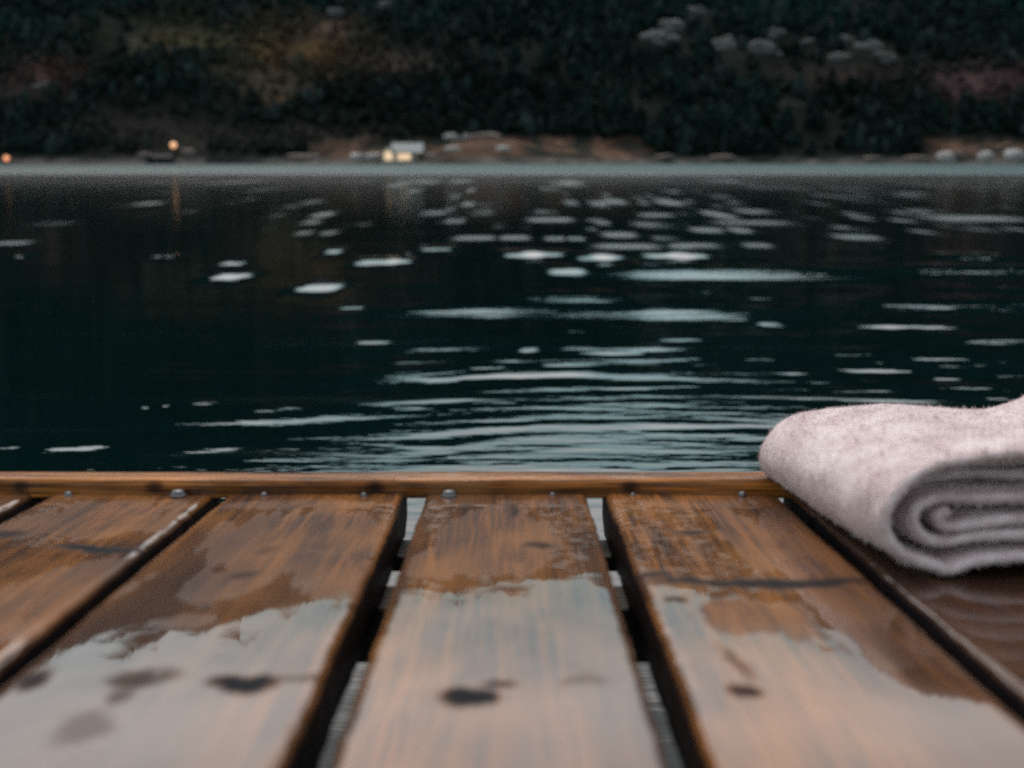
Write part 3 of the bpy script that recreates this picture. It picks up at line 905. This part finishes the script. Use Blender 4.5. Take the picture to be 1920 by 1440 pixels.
STEEL = NT("wet galvanised steel")
STEEL.p.inputs["Base Color"].default_value = (0.15, 0.155, 0.16, 1); STEEL.p.inputs["Metallic"].default_value = 0.8; STEEL.p.inputs["Roughness"].default_value = 0.35
def screw_mesh(R, H):
    n = 20; a = np.linspace(0, 2 * math.pi, n, endpoint=False)
    prof = [(R * 1.25, 0.0), (R * 1.25, H * 0.22), (R * 0.98, H * 0.25), (R * 0.98, H * 0.62), (R * 0.8, H * 0.9), (R * 0.45, H), (R * 0.36, H), (R * 0.34, H * 0.55), (R * 0.02, H * 0.55)]
    V = np.array([[(r * math.cos(t) * (1 if j not in (6, 7) else (1 + 0.18 * math.cos(4 * t))), r * math.sin(t) * (1 if j not in (6, 7) else (1 + 0.18 * math.cos(4 * t))), z) for t in a] for j, (r, z) in enumerate(prof)]).reshape(-1, 3)
    return mesh_from("screw", V, grid_quads(len(prof), n, wrap=True))
scr = [(345, 922, 1.3), (137, 924, 0.75), (500, 924, 0.62), (685, 924, 0.55), (842, 930, 1.25), (1035, 924, 0.55), (1385, 922, 0.75), (1182, 919, 0.5), (1530, 924, 0.9), (1790, 924, 0.9), (-60, 924, 0.9)]
for px, py, sc in scr:
    x, y = on_dock(px, py); y = min(y, 1.0165 if sc > 1 else 1.019)
    o = link("screw", screw_mesh(0.0046 * sc, 0.0042 * sc), STEEL.m, dock)
    o.location = (x, y, 0.0002); o.rotation_euler = (0, 0, random.random() * 3)

# ------------------------------------------------------------------ towel
def catmull(P, step):
    P = np.array(P, float)
    out = []
    Q = np.vstack([2 * P[0] - P[1], P, 2 * P[-1] - P[-2]])
    for i in range(1, len(Q) - 2):
        p0, p1, p2, p3 = Q[i - 1], Q[i], Q[i + 1], Q[i + 2]
        d = [max(np.linalg.norm(b - a) ** 0.5, 1e-6) for a, b in ((p0, p1), (p1, p2), (p2, p3))]
        t0 = 0; t1 = d[0]; t2 = t1 + d[1]; t3 = t2 + d[2]
        for t in np.linspace(t1, t2, 24, endpoint=False):
            A1 = (t1 - t) / (t1 - t0) * p0 + (t - t0) / (t1 - t0) * p1
            A2 = (t2 - t) / (t2 - t1) * p1 + (t - t1) / (t2 - t1) * p2
            A3 = (t3 - t) / (t3 - t2) * p2 + (t - t2) / (t3 - t2) * p3
            B1 = (t2 - t) / (t2 - t0) * A1 + (t - t0) / (t2 - t0) * A2
            B2 = (t3 - t) / (t3 - t1) * A2 + (t - t1) / (t3 - t1) * A3
            out.append((t2 - t) / (t2 - t1) * B1 + (t - t1) / (t2 - t1) * B2)
    out.append(P[-1]); out = np.array(out)
    L = np.concatenate([[0], np.cumsum(np.linalg.norm(np.diff(out, axis=0), axis=1))])
    n = int(L[-1] / step)
    s = np.linspace(0, L[-1], n)
    return np.stack([np.interp(s, L, out[:, 0]), np.interp(s, L, out[:, 1])], -1)

def towel():
    RX = 4250
    prof = [(1405, 885), (1360, 900), (1345, 945), (1375, 985), (1450, 985), (1600, 962), (1900, 952), (3000, 955), (RX - 60, 960), (RX + 20, 1000), (RX - 60, 1040), (3000, 1035),
            (1900, 1038), (1600, 1062), (1380, 1102), (1240, 1060), (1178, 955), (1208, 850), (1310, 795), (1600, 782), (1900, 785), (3000, 790), (RX - 60, 795), (RX + 30, 745), (RX - 60, 695),
            (3000, 690), (1900, 688), (1500, 692), (1280, 738), (1140, 815), (1085, 905), (1060, 960), (1035, 900), (1060, 790), (1220, 680), (1500, 602), (1900, 590), (3000, 592), (RX - 60, 597), (RX + 40, 547), (RX - 60, 492),
            (3000, 488), (1900, 490), (1560, 505), (1310, 565), (1100, 680), (985, 820), (968, 950), (1010, 1070), (1110, 1170), (1240, 1222), (1330, 1245), (1415, 1274), (1500, 1244), (1650, 1205), (1900, 1185), (2400, 1200), (3200, 1250), (RX, 1268)]
    C = catmull(prof, 26.0)
    u = (C[:, 0] - 900) * 1e-4; v = (1310 - C[:, 1]) * 1e-4
    C = np.stack([u, v], -1)
    n = len(C)
    T = np.gradient(C, axis=0); T /= np.linalg.norm(T, axis=1)[:, None]
    N = np.stack([-T[:, 1], T[:, 0]], -1)
    arc = np.linspace(0, 1, n)
    Ln = 0.285
    ny = 130
    e = 0.0045
    sfr = np.concatenate([np.array([0, 0.06, 0.16, 0.32, 0.55, 0.8]) * e, np.linspace(e, Ln - e, ny), Ln - np.array([0.8, 0.55, 0.32, 0.16, 0.06, 0]) * e])
    # thickness rounding at the hems
    dd = np.minimum(sfr, Ln - sfr)
    fac = np.sqrt(np.clip(1 - (1 - np.clip(dd / e, 0, 1)) ** 2, 0.02, 1))
    half = 0.0036
    outer = sstep(0.66, 0.74, arc)            # last part of the strip is the outside wrap
    rows = []
    for s, f in zip(sfr, fac):
        q = s / Ln
        th = half * f
        up = C + N * th; lo = C - N * th
        loop = np.concatenate([up, lo[::-1]])
        ar = np.concatenate([arc, arc[::-1]]); ot = np.concatenate([outer, outer[::-1]])
        x = loop[:, 0]; z = loop[:, 1]
        yy = s + (0.006 * (1 - ot) + 0.026 * sstep(0.39, 0.45, ar) * sstep(0.71, 0.65, ar) + 0.003 * fbm(ar * 22, ar * 0, 3, 601)) * (1 - q) + 0.003 * fbm(ar * 18, ar * 0 + 5, 3, 602) * q
        # settle: lower and rounder towards the back, sagging, lumpy to the right
        zz = z * (1 - 0.10 * q)
        hfrac = np.clip(z / 0.08, 0, 1)
        zz = zz + hfrac * (0.0035 * fbm(x * 16 + 2, yy * 12, 3, 611) + 0.016 * sstep(0.185, 0.27, x) * (0.25 + 0.75 * q) - 0.004 * np.exp(-((x - 0.19) / 0.05) ** 2) * q)
        zz = zz + (0.0013 * fbm(ar * 60, yy * 30, 2, 615) + 0.0022 * fbm(ar * 26 + yy * 30, yy * 22 - ar * 8, 3, 617)) * np.clip(z / 0.02, 0, 1)
        xx = x + 0.004 * fbm(z * 18 + 1, yy * 14, 3, 613) * (x < 0.1) - 0.020 * q - 0.003 * math.sin(q * 3.1) * (x < 0.12)
        rows.append(np.stack([xx, yy, zz], -1))
    G = np.array(rows); nr, ns = G.shape[:2]
    V = G.reshape(-1, 3)
    Q = grid_quads(nr, ns, wrap=True)
    caps = []
    for r0, flip in ((0, False), (nr - 1, True)):
        o = r0 * ns
        for i in range(n - 1):
            qd = (o + i, o + ns - 1 - i, o + ns - 2 - i, o + i + 1)
            caps.append(qd[::-1] if flip else qd)
    Q = np.concatenate([Q, np.array(caps)])
    # terry loops: many short tufts standing off the cloth
    me0 = mesh_from("tmp", V, Q)
    nrm = np.zeros(len(V) * 3, dtype=np.float32); me0.vertices.foreach_get("normal", nrm); nrm = nrm.reshape(-1, 3)
    bpy.data.meshes.remove(me0)
    r = np.random.default_rng(9)
    V = V + nrm * (0.0007 * fbm(V[:, 0] * 700 + V[:, 2] * 300, V[:, 1] * 650, 2, 621) )[:, None]
    m = 150000
    pick = r.integers(0, len(V), m)
    j1 = r.normal(0, 0.0012, (m, 3))
    base = V[pick] + j1 - nrm[pick] * (np.sum(j1 * nrm[pick], 1))[:, None] - nrm[pick] * 0.0003
    dr = nrm[pick] + r.normal(0, 0.55, (m, 3)); dr /= np.linalg.norm(dr, axis=1)[:, None]
    ln = (r.uniform(0.0010, 0.0027, m) * (1 + 0.9 * sstep(0.1, 0.6, fbm(V[pick, 0] * 160 + V[pick, 2] * 90, V[pick, 1] * 150, 2, 631))))[:, None]
    sd = np.cross(dr, r.normal(0, 1, (m, 3))); sd /= np.linalg.norm(sd, axis=1)[:, None]
    wd = 0.00045
    tv = np.stack([base - sd * wd, base + sd * wd, base + dr * ln], 1).reshape(-1, 3)
    tt = (np.arange(m * 3).reshape(-1, 3) + len(V))
    allV = np.concatenate([V, tv])
    below = allV[:, 2] < 0.0006
    allV[below, 2] = 0.0006
    x0, y0 = 0.2365, 0.752
    me = mesh_from("folded_towel", allV, Q, tt)
    k = NT("pale terry cloth")
    vv = k.noise(k.coords(), 110, 5, 0.7)
    k.l(k.mix(k.math('MULTIPLY_ADD', k.ramp(vv, 0.3, 0.7), 0.55, k.ramp(k.noise(k.coords(), 26, 3), 0.35, 0.6, 0.0, 0.45)), (0.52, 0.38, 0.375, 1), (0.84, 0.745, 0.74, 1)), k.p.inputs["Base Color"])
    k.p.inputs["Roughness"].default_value = 0.95
    k.p.inputs["Specular IOR Level"].default_value = 0.1
    k.p.inputs["Sheen Weight"].default_value = 0.25
    k.p.inputs["Sheen Roughness"].default_value = 0.5
    k.l(k.bump(k.noise(k.coords(), 420, 3), 0.6, 0.001), k.p.inputs["Normal"])
    o = link("folded_towel", me, k.m)
    o.location = DOCK_M @ Vector((x0, y0, 0.0012)); o.rotation_euler = (-DOCK_DIP, 0, 0)
    tag(o, "thick pale pinkish white towel folded in layers on the wet dock", "towel")
towel()
